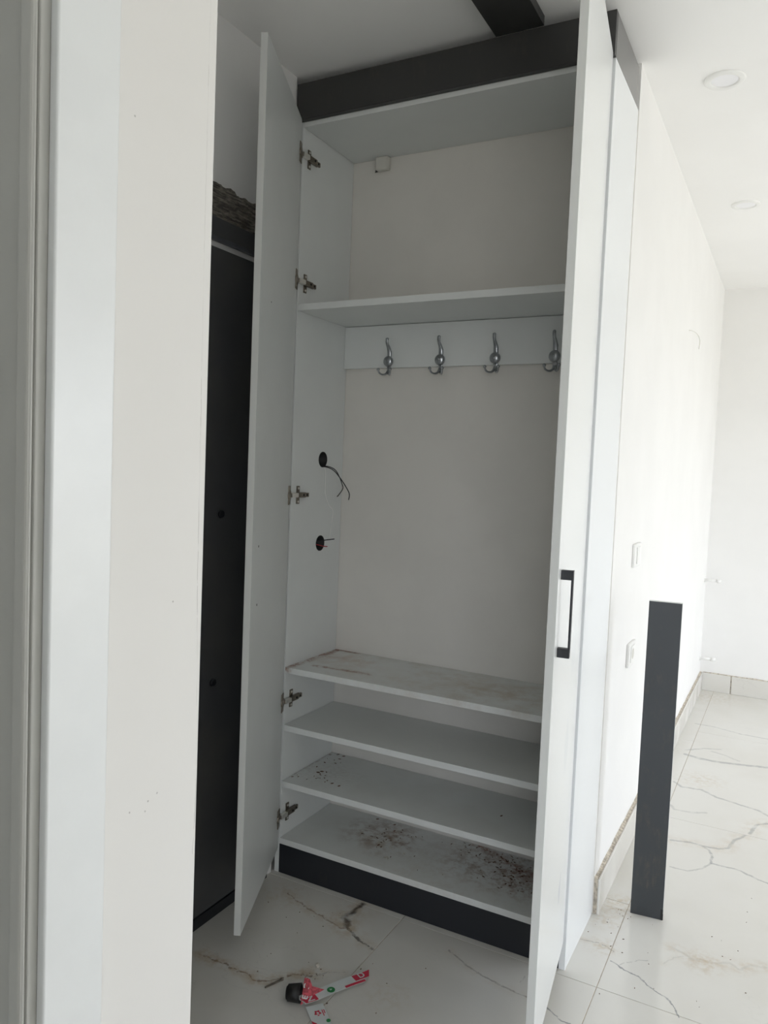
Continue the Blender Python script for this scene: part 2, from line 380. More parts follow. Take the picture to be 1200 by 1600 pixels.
# --- floor: grout bed with every tile laid in it
bm = new_bm(); box(bm, -0.2, WX+0.3, -5.8, YF+0.2, -0.08, -0.0015)
floor = structure(obj('floor', bm, M_grout))
G = 0.0009
def tile(x0, x1, y0, y1, mat, name='floor_tile'):
    b = new_bm(); cx, cy = (x0+x1)/2, (y0+y1)/2
    box(b, x0+G, x1-G, y0+G, y1-G, -0.010, 0.0)
    bmesh.ops.bevel(b, geom=[e for e in b.edges if all(v.co.z > -0.001 for v in e.verts)], offset=0.0008, segments=1, affect='EDGES')
    return obj(name, b, mat, floor, origin=(cx, cy, 0))
TX, TY, X0, Y0 = 0.589, 1.217, 1.067, -0.022
cache = {}
def std_tile(i, jj, mat):
    key = mat.name
    cx, cy = X0+(i+0.5)*TX, Y0+(jj+0.5)*TY
    if key not in cache:
        cache[key] = tile(cx-TX/2, cx+TX/2, cy-TY/2, cy+TY/2, mat)
    else:
        o = cache[key].copy(); COL.objects.link(o); o.location = (cx, cy, 0)
for jj in (-5, -4, -3, -2, -1, 0, 1, 2):
    for i in range(-2, 7):
        if i < 0 and jj >= 0: continue
        if jj <= -3 and i < 0: continue
        m_ = M_tile_left if i < -1 or (jj == -1 and i < 0) else (M_tile_near if jj <= 0 else M_tile_far)
        if jj == -1 and i == -1: m_ = None
        if jj == -1 and i == -1: continue
        std_tile(i, jj, m_)
# the tile under the right-hand door shows both the hall veins and the near ones
M_tile_mid = marble('marble_tile_mid', [(vC, 0.004, 0.45, DK, 0.15), (lC2, 0.0025, 0.4, GR, 0.0), (vD, 0.0038, 0.85, GR, 0)], [(0.6,-0.35,0.1,0.3)])
tile(X0-TX, X0, Y0-TY, Y0, M_tile_mid)
tile(X0-TX, X0, Y0, 0.44, M_tile_near)                       # runs under the cabinet
tile(X0-2*TX, X0-TX, Y0, 0.44, M_tile_left)
yy = 0.44
while yy < YF:                                               # cut strips along the partition wall
    y1 = min(yy+0.597, YF+0.02)
    tile(0.93, X0, yy, y1, M_tile_near if yy < 1 else M_tile_far); yy = y1

# --- ceiling
bm = new_bm(); box(bm, -0.25, WX+0.3, -5.8, YF+0.2, H, H+0.1)
structure(obj('ceiling', bm, M_ceil))

# --- walls
bm = new_bm()
box(bm, -0.20, -0.022, -1.25, -0.012, 0, H); box(bm, -0.20, -0.072, -0.012, 0.36, 0, H)
wall_left = structure(obj('wall_left', bm, M_wall))
bm = new_bm(); box(bm, -0.072, XW, 0.328, 0.48, 0, H)
structure(obj('wall_back', bm, M_wall))
bm = new_bm(); box(bm, 0.80, XW, 0.48, YF+0.1, 0, H)
structure(obj('wall_partition', bm, M_wall))
bm = new_bm(); box(bm, XW, WX+0.2, YF, YF+0.15, 0, H)
structure(obj('wall_far', bm, M_wall_far))
YC, YA0, YA1 = -1.199, -1.387, -1.478                        # corner, edges of the architrave
bm = new_bm()
box(bm, -0.022, XN, YC-0.16, YC, 0, H)
box(bm, 0.50, XN, YA1+0.02, YC-0.16, 0, H)
box(bm, 0.50, XN, RY, -2.42, 0, H)
box(bm, 0.50, XN, -2.42, YA1+0.02, 2.10, H)
bmesh.ops.bevel(bm, geom=[e for e in bm.edges if all(abs(v.co.x-XN) < 1e-4 and abs(v.co.y-YC) < 1e-4 for v in e.verts)], offset=0.003, segments=3, affect='EDGES')
wall_near = structure(obj('wall_near', bm, M_wall_near))
bm = new_bm()
box(bm, 0.50, RX0, RY-0.2, RY, 0, H); box(bm, RX1, WX+0.2, RY-0.2, RY, 0, H)
box(bm, RX0, RX1, RY-0.2, RY, 0, RZ0); box(bm, RX0, RX1, RY-0.2, RY, RZ1, H)
structure(obj('wall_rear', bm, M_wall))
bm = new_bm()
box(bm, WX, WX+0.2, RY, WY0, 0, H); box(bm, WX, WX+0.2, WY1, YF, 0, H)
box(bm, WX, WX+0.2, WY0, WY1, 0, WZ0); box(bm, WX, WX+0.2, WY0, WY1, WZ1, H)
structure(obj('wall_right', bm, M_wall))
bm = new_bm()
ym = (WY0+WY1)/2
for (a, b_) in ((WY0, WY0+0.06), (ym-0.03, ym+0.03), (WY1-0.06, WY1)): box(bm, WX+0.05, WX+0.11, a, b_, WZ0, WZ1, 0.004)
for (a, b_) in ((WZ0, WZ0+0.06), (WZ1-0.06, WZ1)): box(bm, WX+0.05, WX+0.11, WY0, WY1, a, b_, 0.004)
structure(obj('window_1', bm, M_trimw))

bm = new_bm(); xm = (RX0+RX1)/2
for (a, b_) in ((RX0, RX0+0.06), (xm-0.03, xm+0.03), (RX1-0.06, RX1)): box(bm, a, b_, RY-0.11, RY-0.05, RZ0, RZ1, 0.004)
for (a, b_) in ((RZ0, RZ0+0.06), (RZ1-0.06, RZ1)): box(bm, RX0, RX1, RY-0.11, RY-0.05, a, b_, 0.004)
structure(obj('fill_window', bm, M_trimw))  # frame of the added fill opening, out of view

# --- interior doorway on the near left wall
d1 = bpy.data.objects.new('door_1', None); COL.objects.link(d1); structure(d1); d1.location = (XN, YA1, 0)
def d1part(name, mat, *boxes, bev=0.002, seg=2):
    b = new_bm()
    for q in boxes: box(b, *q, bev, seg)
    bmesh.ops.translate(b, verts=b.verts[:], vec=-Vector((XN, YA1, 0)))
    return obj(name, b, mat, d1)
d1part('architrave', M_trimw, (XN-0.002, XN+0.012, YA1, YA0, 0, 2.17), bev=0.003, seg=3)
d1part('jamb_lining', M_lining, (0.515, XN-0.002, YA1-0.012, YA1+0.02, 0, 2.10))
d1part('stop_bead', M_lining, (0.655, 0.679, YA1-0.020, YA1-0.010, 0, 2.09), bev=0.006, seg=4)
d1part('door_leaf', M_dark, (0.690, 1.395, -2.37, -2.33, 0.005, 2.09))  # unseen open leaf, added to block light from behind; dark to cut bounce
d1part('closet_back', M_trimw, (0.50, 0.515, -2.42, YA1+0.02, 0.0, 2.10))
d1part('head_lining', M_trimw, (0.515, XN+0.012, -2.42, YA1-0.012, 2.09, 2.17))

# --- black entrance door in the recess on the left
d2 = bpy.data.objects.new('door_2', None); COL.objects.link(d2); structure(d2); d2.location = (-0.022, -0.62, 0)
O2 = Vector((-0.022, -0.62, 0))
def d2part(name, mat, *boxes, bev=0.001):
    b = new_bm()
    for q in boxes: box(b, *q, bev)
    bmesh.ops.translate(b, verts=b.verts[:], vec=-O2)
    return obj(name, b, mat, d2)
leaf = d2part('door_leaf', M_steel, (-0.024, -0.015, -1.16, -0.075, 0.036, 1.972))
d2part('threshold', M_handle, (-0.023, -0.011, -1.18, -0.05, 0.0, 0.035))
d2part('door_frame', M_steel, (-0.026, -0.010, -1.185, -0.05, 2.000, 2.052), (-0.026, -0.012, -0.074, -0.03, 0.036, 2.0), (-0.026, -0.012, -1.19, -1.161, 0.036, 2.0))
d2part('frame_lip', M_steel_edge, (-0.02, -0.006, -1.16, -0.075, 1.988, 1.9995))
for (y, z) in ((-0.33, 1.221), (-0.346, 0.727)):
    b = new_bm(); cyl(b, (-0.0155-O2.x, y-O2.y, z), (-0.009-O2.x, y-O2.y, z), 0.012, 0.010, 16)
    obj('bolt', b, M_handle, d2)

# torn plaster above the black door
b = new_bm()
ny, nz = 110, 18
y0_, y1_ = -1.16, -0.035
top = lambda y: 2.146 + 0.004*math.sin(y*31) + 0.003*math.sin(y*97+1)
grid = []
for i in range(ny+1):
    y = y0_ + (y1_-y0_)*i/ny; row = []
    for q in range(nz+1):
        t = q/nz; z = 2.05 + (top(y)-2.05)*t
        x = -0.0215 + (0.0005 if t in (0, 1) else random.uniform(0.002, 0.008))
        row.append(b.verts.new((x, y + random.uniform(-0.002, 0.002), z + (0 if q in (0,) else random.uniform(-0.0025, 0.0025)))))
    grid.append(row)
for i in range(ny):
    for q in range(nz): b.faces.new((grid[i][q], grid[i+1][q], grid[i+1][q+1], grid[i][q+1]))
pp = obj('plaster_patch', b, M_cement, wall_left); pp['label'] = 'dark torn plaster and cement above the black door'

# --- skirting: real pieces of tile with mortar showing on their top edge
def skirting(name, pieces, along, ledge):
    o = bpy.data.objects.new(name, None); COL.objects.link(o); structure(o)
    for q in pieces:
        b = new_bm(); box(b, *q, 0.0012); c = Vector(((q[0]+q[1])/2, (q[2]+q[3])/2, 0))
        obj('skirting_tile', b, M_skirt, o, origin=c)
    b = new_bm()
    x0, x1, yA, yB, z0, z1 = ledge
    n_ = 50
    rows = []
    for i in range(n_+1):
        t = i/n_
        if along == 'Y': base = [(x0, yA+(yB-yA)*t), (x1, yA+(yB-yA)*t)]
        else: base = [(x0+(x1-x0)*t, yB), (x0+(x1-x0)*t, yA)]
        hh = z1 + random.uniform(-0.004, 0.003)
        rows.append([b.verts.new((*base[0], z0)), b.verts.new((*base[0], hh+0.002)), b.verts.new((*base[1], hh-0.003)), b.verts.new((*base[1], z0))])
    for A, B in zip(rows, rows[1:]):
        for q in range(4): b.faces.new((A[q], A[(q+1) % 4], B[(q+1) % 4], B[q]))
    b.faces.new(rows[0]); b.faces.new(rows[-1][::-1])
    obj('mortar_bed', b, M_mortar, o)
    return o
M_skirt = marble('marble_skirting', [], [])
ys = [0.325, 0.93, 1.535, 2.14, 2.745, YF]
skirting('baseboard_partition', [(0.9875, XS, a+0.0015, c_-0.0015, 0.0, 0.113) for a, c_ in zip(ys, ys[1:])], 'Y', (XW, 0.9873, 0.330, YF, 0.0, 0.114))
xs = [XS, 1.166, 1.766, 2.366, 2.966, 3.566, 4.166, WX]
skirting('baseboard_far', [(a+(0.0002 if a == XS else 0.003), c_-0.003, YF-0.018, YF-0.010, 0.0, 0.115) for a, c_ in zip(xs, xs[1:])], 'X', (XS, WX, YF-0.0102, YF-0.0001, 0.0, 0.118))

# ================================================================== CABINET
D, W, T = 0.318, 0.9744, 0.020
WI = W-0.018                       # inner face of the right side
ZD0, ZD1, ZC = 0.090, 2.4655, 2.574
CO = Vector((W/2, 0.16, 0))
cab = thing('wardrobe', 'tall narrow white hall cabinet with two open doors, shelves and coat rail', 'cabinet', tuple(CO))
def part(name, mat, *boxes, bev=0.0008, parent=cab):
    b = new_bm()
    for q in boxes: box(b, *q, bev)
    bmesh.ops.translate(b, verts=b.verts[:], vec=-CO)
    return obj(name, b, mat, parent)

# left side with two round cut-outs for the wiring
left_side = part('side_panel', M_lam, (-0.018, 0.0, 0.0, D, 0.0, 2.4617))
HOLES = ((0.1845, 1.394), (0.1855, 1.102))
cb = new_bm()
for (y, z) in HOLES: cyl(cb, (-0.05-CO.x, y-CO.y, z), (0.05-CO.x, y-CO.y, z), 0.0275, n=40)
cut = obj('cutter', cb, M_lam, cab)
md = left_side.modifiers.new('cut', 'BOOLEAN'); md.object = cut; md.operation = 'DIFFERENCE'; md.solver = 'EXACT'
dg = bpy.context.evaluated_depsgraph_get(); dg.update()
me = bpy.data.meshes.new_from_object(left_side.evaluated_get(dg)); left_side.modifiers.clear(); left_side.data = me
bpy.data.objects.remove(cut)

part('side_panel', M_gloss, (WI, W, 0.0, D, 0.0, 2.4617))
part('back_panel', M_hdf, (-0.018, W, D+0.0016, D+0.0066, 0.06, 2.46))
part('top_panel', M_lam, (0.0012, WI-0.0012, 0.0, D, ZT, 2.4617))
part('coat_shelf', M_lam, (0.0008, WI-0.0008, 0.0, D, Z1-0.021, Z1))
part('bench_shelf', [M_bench], (0.0, WI, 0.0, D, ZB-T, ZB))
part('shoe_shelf', M_lam, (0.001, WI-0.001, 0.0, D-0.001, Z3-T, Z3))
part('shoe_shelf', M_sh4, (0.001, WI-0.001, 0.0, D-0.001, Z4-T, Z4))
part('bottom_panel', M_sh5, (0.0, WI, 0.0, D, Z5-T, Z5))
pl = part('plinth', M_plinth, (0.0, WI, 0.0, 0.018, 0.0, Z5-T)); pl['label'] = 'dark plinth under the bottom shelf'
part('coat_rail', M_lam, (0.0012, WI-0.0012, D-0.018, D, 1.722, Z1-0.0225))
cf = part('crown_fascia', M_dark, (-0.0159, W, -0.0184, 0.0, 2.4617, ZC)); cf['label'] = 'dark fascia across the cabinet top'
part('crown_return', M_return, (WI, W, 0.0, 0.297, 2.4617, ZC))

def door(px, py, ang, mats):
    b = new_bm(); box(b, 0, 0.4878, -0.0186, 0, ZD0, ZD1, 0.0008)
    b.faces.ensure_lookup_table()
    o = obj('door', b, mats, cab); o.location = Vector((px, py, 0)) - CO; o.rotation_euler = (0, 0, ang - PI/2)
    for p in o.data.polygons:
        if p.normal.y < -0.9 or p.normal.y > 0.9:
            p.material_index = 1 if (p.normal.y > 0) else 0
        else: p.material_index = 2
    return o
doorL = door(0.0042, -0.0148, R(24.08), [M_gloss, M_lam, M_edge])      # local +y is the inside of the left door
doorR = door(0.9700, -0.0151, R(7.16), [M_lam, M_gloss_face, M_edge])       # and the outside of the right one
def handle(dr, side):
    b = new_bm(); y0h = 0.0 if side > 0 else -0.0186
    z0, z1, s0, s1 = 0.984, 1.173, 0.434, 0.448
    ya, yb = (y0h, y0h+0.026) if side > 0 else (y0h-0.026, y0h)
    bar = (yb-0.0042, yb) if side > 0 else (ya, ya+0.0042)
    box(b, s0, s1, ya, yb, z0, z0+0.0205, 0.0006); box(b, s0, s1, ya, yb, z1-0.0205, z1, 0.0006)
    box(b, s0, s1, bar[0], bar[1], z0+0.0205, z1-0.0205, 0.0)
    h = obj('handle', b, M_handle, dr); h['label'] = 'black bow handle'
handle(doorR, 1)
for z in (1.147, 0.986, 1.818):
    b = new_bm(); s_ = 0.4165 if z < 1.5 else 0.355
    cyl(b, (s_, -0.0002, z), (s_, 0.0005, z), 0.0033 if z < 1.5 else 0.0022, n=12); obj('screw_hole', b, M_hole, doorL)

# concealed hinges on the left side
def hinge(z):
    h0 = Vector((0.0, 0.0, z))
    tr = lambda b: bmesh.ops.translate(b, verts=b.verts[:], vec=h0-CO)
    b = new_bm(); box(b, 0.0, 0.0035, 0.028, 0.045, -0.030, 0.030, 0.0015, 2)
    box(b, 0.0, 0.004, 0.030, 0.082, -0.008, 0.008, 0.0015, 2); tr(b)
    base = obj('hinge', b, M_nickel, cab)
    def sub(name, b, m): tr(b); return obj(name, b, m, base)
    b = new_bm(); box(b, 0.004, 0.015, 0.022, 0.066, -0.0085, 0.0085, 0.002, 2); box(b, 0.004, 0.011, 0.066, 0.090, -0.007, 0.007, 0.0015, 2)
    sub('hinge_arm', b, M_nickel)
    b = new_bm(); box(b, 0.003, 0.016, -0.012, 0.022, -0.0075, 0.0075, 0.002, 2); sub('hinge_link', b, M_bright)
    b = new_bm(); box(b, 0.0045, 0.0075, -0.040, -0.014, -0.031, 0.031, 0.001, 2); cyl(b, (0.001, -0.026, 0), (0.009, -0.026, 0), 0.0165, n=24)
    bmesh.ops.rotate(b, verts=b.verts[:], cent=(0.005, -0.014, 0), matrix=Matrix.Rotation(R(24.08), 3, 'Z')); sub('hinge_cup', b, M_nickel)
    for (y, zz) in ((0.0365, 0.022), (0.0365, -0.022)):
        b = new_bm(); cyl(b, (0.0035, y, zz), (0.0050, y, zz), 0.0042, 0.0036, 12); sub('screw', b, M_bright)
    for y in (0.052, 0.078):
        b = new_bm(); x = 0.015 if y < 0.06 else 0.011
        cyl(b, (x, y, 0), (x+0.0012, y, 0), 0.0038, n=12); sub('screw', b, M_hole)
for z in (2.358, 1.963, 1.273, 0.588, 0.196): hinge(z)

# white plastic suspension bracket in the top corner
b = new_bm(); box(b, 0.100, 0.149, 0.294, D, 2.402, ZT, 0.005, 3); bmesh.ops.translate(b, verts=b.verts[:], vec=-CO)
br = obj('suspension_bracket', b, M_plastic, cab)
b = new_bm(); prism(b, [(0.0, 0.0), (0.010, 0.0), (0.010, 0.026), (0.007, 0.026)], 0, 0.0012)
bmesh.ops.transform(b, verts=b.verts[:], matrix=Matrix.Translation(Vector((0.0885, D-0.0005, 2.403))-CO) @ Matrix.Rotation(R(90), 4, 'X'))
obj('bracket_slot', b, M_hole, br)

# ------------------------------------------------------------------ coat hooks
YR = D-0.018
def make_hook(loc, label):
    t = thing('coat_hook', label, 'hook', loc, 0, 'chrome coat hooks on the rail inside the cabinet')
    return t
hook_labels = ['chrome coat hook nearest the left side panel, wires below it', 'second chrome coat hook from the left side panel',
               'third chrome coat hook from the left side panel', 'chrome coat hook half hidden behind the open right door']
proto = make_hook((0.186, YR, 1.742), hook_labels[0])
b = new_bm(); box(b, -0.0075, 0.0075, -0.006, 0.0, -0.043, 0.038, 0.0025, 2); plate = obj('backplate', b, M_chrome, proto)
b = new_bm(); ball(b, (0, -0.011, 0), 0.0185, 1, 0.62, 1); ball(b, (0, -0.021, 0), 0.0045, 1, 0.6, 1, 10, 8); obj('boss', b, M_chrome, proto)
b = new_bm(); tube(b, [(0, -0.004, 0.012), (0, -0.006, 0.034), (0, -0.014, 0.048), (0, -0.022, 0.056), (0, -0.027, 0.066), (0, -0.026, 0.073)], [0.0082, 0.0078, 0.0064, 0.0054, 0.0054, 0.0050], 10, 0.6, (1, 0, 0))
ball(b, (0, -0.0262, 0.073), 0.0057, 1, 0.8, 1, 10, 8); obj('upper_prong', b, M_chrome, proto)
for s in (-1, 1):
    b = new_bm(); q = 0.7071
    tube(b, [(s*0.002, -0.004, -0.030), (s*0.006, -0.012, -0.043), (s*0.013, -0.023, -0.047), (s*0.020, -0.034, -0.043), (s*0.0225, -0.039, -0.034)], [0.0046, 0.0040, 0.0034, 0.0031, 0.0029], 8)
    ball(b, (s*0.0228, -0.0395, -0.031), 0.0056, u=10, v=8); obj('lower_prong', b, M_chrome, proto)
for x, lb in zip((0.381, 0.575, 0.770), hook_labels[1:]):
    c = proto.copy(); COL.objects.link(c); c.location = (x, YR, 1.742); c['label'] = lb
    for ch in proto.children:
        d = ch.copy(); COL.objects.link(d); d.parent = c

# ------------------------------------------------------------------ wiring in the cut-outs
for (y, z), lb in zip(HOLES, ('round black wall box behind the upper cut-out of the cabinet side', 'round black wall box behind the lower cut-out of the cabinet side')):
    b = new_bm(); A, B = cyl(b, (-0.072, y, z), (0.0006, y, z), 0.0272, n=32, caps=False)
    A2, B2 = cyl(b, (-0.066, y, z), (0.0006, y, z), 0.0252, n=32, caps=False)
    n_ = 32
    for i in range(n_): b.faces.new((B[i], B[(i+1) % n_], B2[(i+1) % n_], B2[i]))
    b.faces.new(A); b.faces.new(A2)
    o = obj('wall_box', b, M_hole, None, origin=(-0.072, y, z), recalc=True)
    tag(o, lb, 'junction box', 'wall boxes behind the cabinet side')
def wire(name, pts, r, m, label, cat='wire', group=None):
    b = new_bm(); tube(b, pts, r, 8); o = obj(name, b, m, None, origin=pts[0]); return tag(o, label, cat, group)
GW = 'loose wires at the cut-outs'
wire('electric_wire', [(-0.055,0.180,1.375),(-0.02,0.183,1.3685),(0.012,0.190,1.3685),(0.034,0.205,1.357),(0.052,0.222,1.330),(0.064,0.240,1.302),(0.072,0.252,1.277),(0.072,0.248,1.256)], 0.0017, M_wire_black, 'longer black wire curving from the upper cut-out, tip bent down at its far end', group=GW)
wire('electric_wire', [(-0.055,0.186,1.378),(-0.02,0.188,1.372),(0.014,0.200,1.3705),(0.032,0.216,1.360),(0.042,0.228,1.338),(0.050,0.236,1.312),(0.052,0.240,1.296),(0.045,0.228,1.275),(0.040,0.222,1.266)], 0.0016, M_wire_black, 'shorter black wire arching above the longer one at the upper cut-out', group=GW)
wire('electric_wire', [(-0.03,0.186,1.369),(-0.003,0.189,1.3675),(0.004,0.196,1.360),(0.004,0.200,1.32),(0.004,0.202,1.275),(0.008,0.222,1.235),(0.010,0.245,1.216),(0.008,0.246,1.18),(0.006,0.238,1.12)], 0.0011, M_wire_white, 'thin white wire hanging from the upper cut-out to the lower one', group=GW)
wire('electric_wire', [(-0.05,0.188,1.114),(-0.01,0.196,1.110),(0.02,0.212,1.114),(0.036,0.222,1.117)], 0.0018, M_wire_black, 'short black wire poking out of the lower cut-out', group=GW)
wire('electric_wire', [(-0.05,0.176,1.098),(-0.015,0.184,1.096),(0.006,0.196,1.091),(0.018,0.206,1.090)], 0.0018, M_wire_red, 'short red wire poking out of the lower cut-out', group=GW)

# ------------------------------------------------------------------ debris on the shelves and floor
def chips(name, spots, z, label, m, smin=0.002, smax=0.007):
    b = new_bm()
    for (x, y, sx, sy, n_) in spots:
        for _ in range(n_):
            px, py = random.gauss(x, sx), random.gauss(y, sy)
            L, a = random.uniform(smin, smax), random.uniform(0, PI); wd = L*random.uniform(0.15, 0.5)
            ca, sa = math.cos(a), math.sin(a)
            if z > 0.05: px = min(max(px, 0.012), WI-0.012); py = min(max(py, 0.012), D-0.012)
            pts = [(px+ca*L-sa*wd*0.3, py+sa*L+ca*wd*0.3), (px-sa*wd, py+ca*wd), (px-ca*L, py-sa*L), (px+sa*wd*0.8, py-ca*wd*0.8)]
            prism(b, pts[::-1] if False else pts, z, z+random.uniform(0.0008, 0.0025))
    o = obj(name, b, m); o['kind'] = 'stuff'; o['label'] = label; o['category'] = 'debris'; return o
chips('brick_chips', [(0.085,0.10,0.02,0.025,12), (0.05,0.17,0.02,0.06,7), (0.02,0.06,0.008,0.02,3), (0.10,0.26,0.04,0.03,5), (0.17,0.09,0.03,0.02,4), (0.80,0.2,0.05,0.05,3)], Z4, 'brown chips scattered at the left end of the lowest middle shelf', M_chip)
chips('brick_chips', [(0.30,0.19,0.06,0.05,24), (0.70,0.25,0.07,0.03,46), (0.78,0.19,0.05,0.05,46), (0.55,0.28,0.08,0.02,10), (0.62,0.12,0.12,0.05,8)], Z5, 'brown rubble and chips strewn over the bottom shelf', M_chip, 0.0015, 0.006)
chips('plaster_crumbs', [(0.369,0.074,0.006,0.004,4), (0.406,0.135,0.006,0.004,2), (0.62,0.305,0.012,0.004,5), (0.77,0.26,0.01,0.008,3)], Z5, 'pale plaster crumbs on the bottom shelf', M_pale_chip, 0.003, 0.007)
chips('floor_grit', [(0.25,-0.25,0.12,0.10,12), (0.385,-0.385,0.02,0.02,12), (0.6,-0.35,0.14,0.1,12), (1.1,0.1,0.08,0.12,10), (1.3,0.4,0.12,0.3,14), (1.04,0.33,0.02,0.08,12)], 0.0, 'dark grit scattered over the marble floor', M_chip, 0.001, 0.0028)
b = new_bm(); tube(b, [(0.313,-0.491,0.0035), (0.322,-0.467,0.0035), (0.332,-0.443,0.0035)], [0.0022,0.0028,0.0028], 8)
cyl(b, (0.331,-0.4445,0.0045), (0.3335,-0.440,0.0045), 0.0045, n=10)
tag(obj('screw', b, M_nickel, None, origin=(0.322,-0.467,0)), 'small grey screw lying on the floor behind the black cap', 'screw')
b = new_bm(); res = bmesh.ops.create_icosphere(b, subdivisions=2, radius=0.006, matrix=Matrix.Translation((0.382,-0.344,0.0045)))
for v in res['verts']: v.co += Vector((random.uniform(-1,1), random.uniform(-1,1), random.uniform(-0.6,0.6)))*0.0012
tag(obj('pebble', b, M_pale_chip, None, origin=(0.382,-0.344,0)), 'small pale stone on the dirty floor vein', 'pebble')

# ------------------------------------------------------------------ black cap and printed packaging strip on the floor
b = new_bm()
A, B = cyl(b, (0.386,-0.497,0.0205), (0.4205,-0.4835,0.0235), 0.0195, 0.0232, 32, caps=False)
bmesh.ops.contextual_create(b, geom=A)
A2, B2 = cyl(b, (0.391,-0.495,0.0208), (0.4205,-0.4835,0.0235), 0.017, 0.0212, 32, caps=False)
for i in range(32): b.faces.new((B[i], B[(i+1) % 32], B2[(i+1) % 32], B2[i]))
bmesh.ops.contextual_create(b, geom=A2)
bmesh.ops.bevel(b, geom=[e for e in b.edges if all(v in A for v in e.verts)], offset=0.004, segments=3, affect='EDGES')
tag(obj('plastic_cap', b, M_black, None, origin=(0.403,-0.490,0)), 'black plastic cap lying on the floor under the printed strip', 'cap')

strip = thing('packaging_strip', 'folded white packaging strip with red lettering and a green dot, on the floor', 'packaging', (0.485,-0.42,0))
SO = Vector((0.485,-0.42,0))
def spart(name, polys, mat, th=0.0005):
    b = new_bm()
    for p in polys: sheet(b, [Vector(q)-SO for q in p], th)
    return obj(name, b, mat, strip)
# frame of the main band: o at its left end, e along it, f across it (towards the cabinet)
e = Vector((0.532-0.449, -0.342+0.506, 0)).normalized(); f_ = Vector((-e.y, e.x, 0))
bo = Vector((0.446,-0.507,0.0))
def bp(s, t, dz=0.0): 
    z = 0.010 + 0.006*math.exp(-((s-0.0)/0.03)**2) + 0.004*math.sin(min(max(s/0.19,0),1)*PI) + dz
    return tuple(bo + e*s + f_*t + Vector((0, 0, z)))
LB, WB = 0.200, 0.036
b = new_bm(); n_ = 14
def band(s0, s1, t0, t1, dz, slant0=0.0, slant1=0.0, n=14):
    rows = []
    bb = new_bm()
    for i in range(n+1):
        u_ = i/n
        row = []
        for t, k_ in ((t0, 0), (t1, 1)):
            a0 = s0 + slant0*(t-0.018)/0.018; a1 = s1 + slant1*(t-0.018)/0.018
            row.append(Vector(bp(a0+(a1-a0)*u_, t, dz)) - SO)
        rows.append(row)
    th = Vector((0, 0, 0.0004))
    V = [[bb.verts.new(r[0]), bb.verts.new(r[1]), bb.verts.new(r[1]+th), bb.verts.new(r[0]+th)] for r in rows]
    for A_, B_ in zip(V, V[1:]):
        for q in range(4): bb.faces.new((A_[q], A_[(q+1) % 4], B_[(q+1) % 4], B_[q]))
    bb.faces.new(V[0][::-1]); bb.faces.new(V[-1])
    return bb
obj('paper_band', band(0.0, LB, 0.0, WB, 0.0, -0.004, 0.020), M_paper, strip)
obj('red_block', band(0.004, 0.044, 0.001, 0.026, 0.0006, -0.004, 0.0), M_red, strip)
obj('red_block', band(0.164, 0.210, 0.012, WB-0.002, 0.0006, 0.0, 0.012), M_red, strip)
obj('red_block', band(0.126, 0.188, 0.0, 0.008, 0.0006), M_red, strip)
# green dot with its white tick
b = new_bm(); cc = Vector(bp(0.088, 0.014, 0.0008)) - SO; cyl(b, cc, cc+Vector((0,0,0.0005)), 0.0105, n=24); gd = obj('green_dot', b, M_green, strip)
b = new_bm(); c2 = cc + Vector((0,0,0.0007))
sheet(b, [c2+e*0.004+f_*0.001, c2-e*0.004+f_*0.004, c2-e*0.001+f_*0.0, c2-e*0.004-f_*0.003], 0.0003); obj('tick_mark', b, M_paper, gd)
def letter(ch, o_, ex, ey, size, mat=M_paper, parent=strip, name='printed_letter'):
    cu = bpy.data.curves.new('t', 'FONT'); cu.body = ch; cu.size = size; cu.align_x = 'CENTER'; cu.align_y = 'CENTER'; cu.offset = 0.0006
    to = bpy.data.objects.new('t', cu); COL.objects.link(to)
    dg = bpy.context.evaluated_depsgraph_get(); me = bpy.data.meshes.new_from_object(to.evaluated_get(dg)); bpy.data.objects.remove(to)
    me.name = name; me.materials.clear(); me.materials.append(mat)
    o = bpy.data.objects.new(name, me); COL.objects.link(o); o.parent = parent
    ex, ey = Vector(ex).normalized(), Vector(ey).normalized(); ez = ex.cross(ey)
    m = Matrix((ex, ey, ez)).transposed().to_4x4(); m.translation = Vector(o_) - SO; o.matrix_local = m
    return o
def lnorm(s): return e + Vector((0,0,(bp(s+0.005,0)[2]-bp(s-0.005,0)[2])/0.01))
letter('N', bp(0.026, 0.012, 0.0013), f_, -lnorm(0.026), 0.028)
letter('D', bp(0.189, 0.025, 0.0013), lnorm(0.189), f_, 0.027)
# the flap folded up over the cap
fp = [(0.436,-0.508,0.012), (0.4095,-0.452,0.042), (0.4225,-0.447,0.040), (0.434,-0.452,0.028), (0.4585,-0.428,0.013), (0.446,-0.458,0.014)]
spart('paper_flap', [[fp[0], fp[5], fp[3], fp[2], fp[1]]], M_pinkred)
spart('paper_flap', [[fp[5], fp[4], fp[3]]], M_pinkred)
a_, b_, c_ = Vector(fp[0]), Vector(fp[1]), Vector(fp[5])
ex = (b_-a_).normalized(); nz_ = ex.cross((Vector(fp[3])-a_)).normalized()
if nz_.dot(Vector((1.45,-2.08,1.38))-a_) < 0: nz_ = -nz_
ey = nz_.cross(ex)
for t, ch in ((0.30, 'E'), (0.72, 'D')):
    letter(ch, a_.lerp(b_, t) + ey*(-0.009 if ey.dot(Vector(fp[3])-a_) < 0 else 0.009) + nz_*0.0012, ex, ey, 0.020)
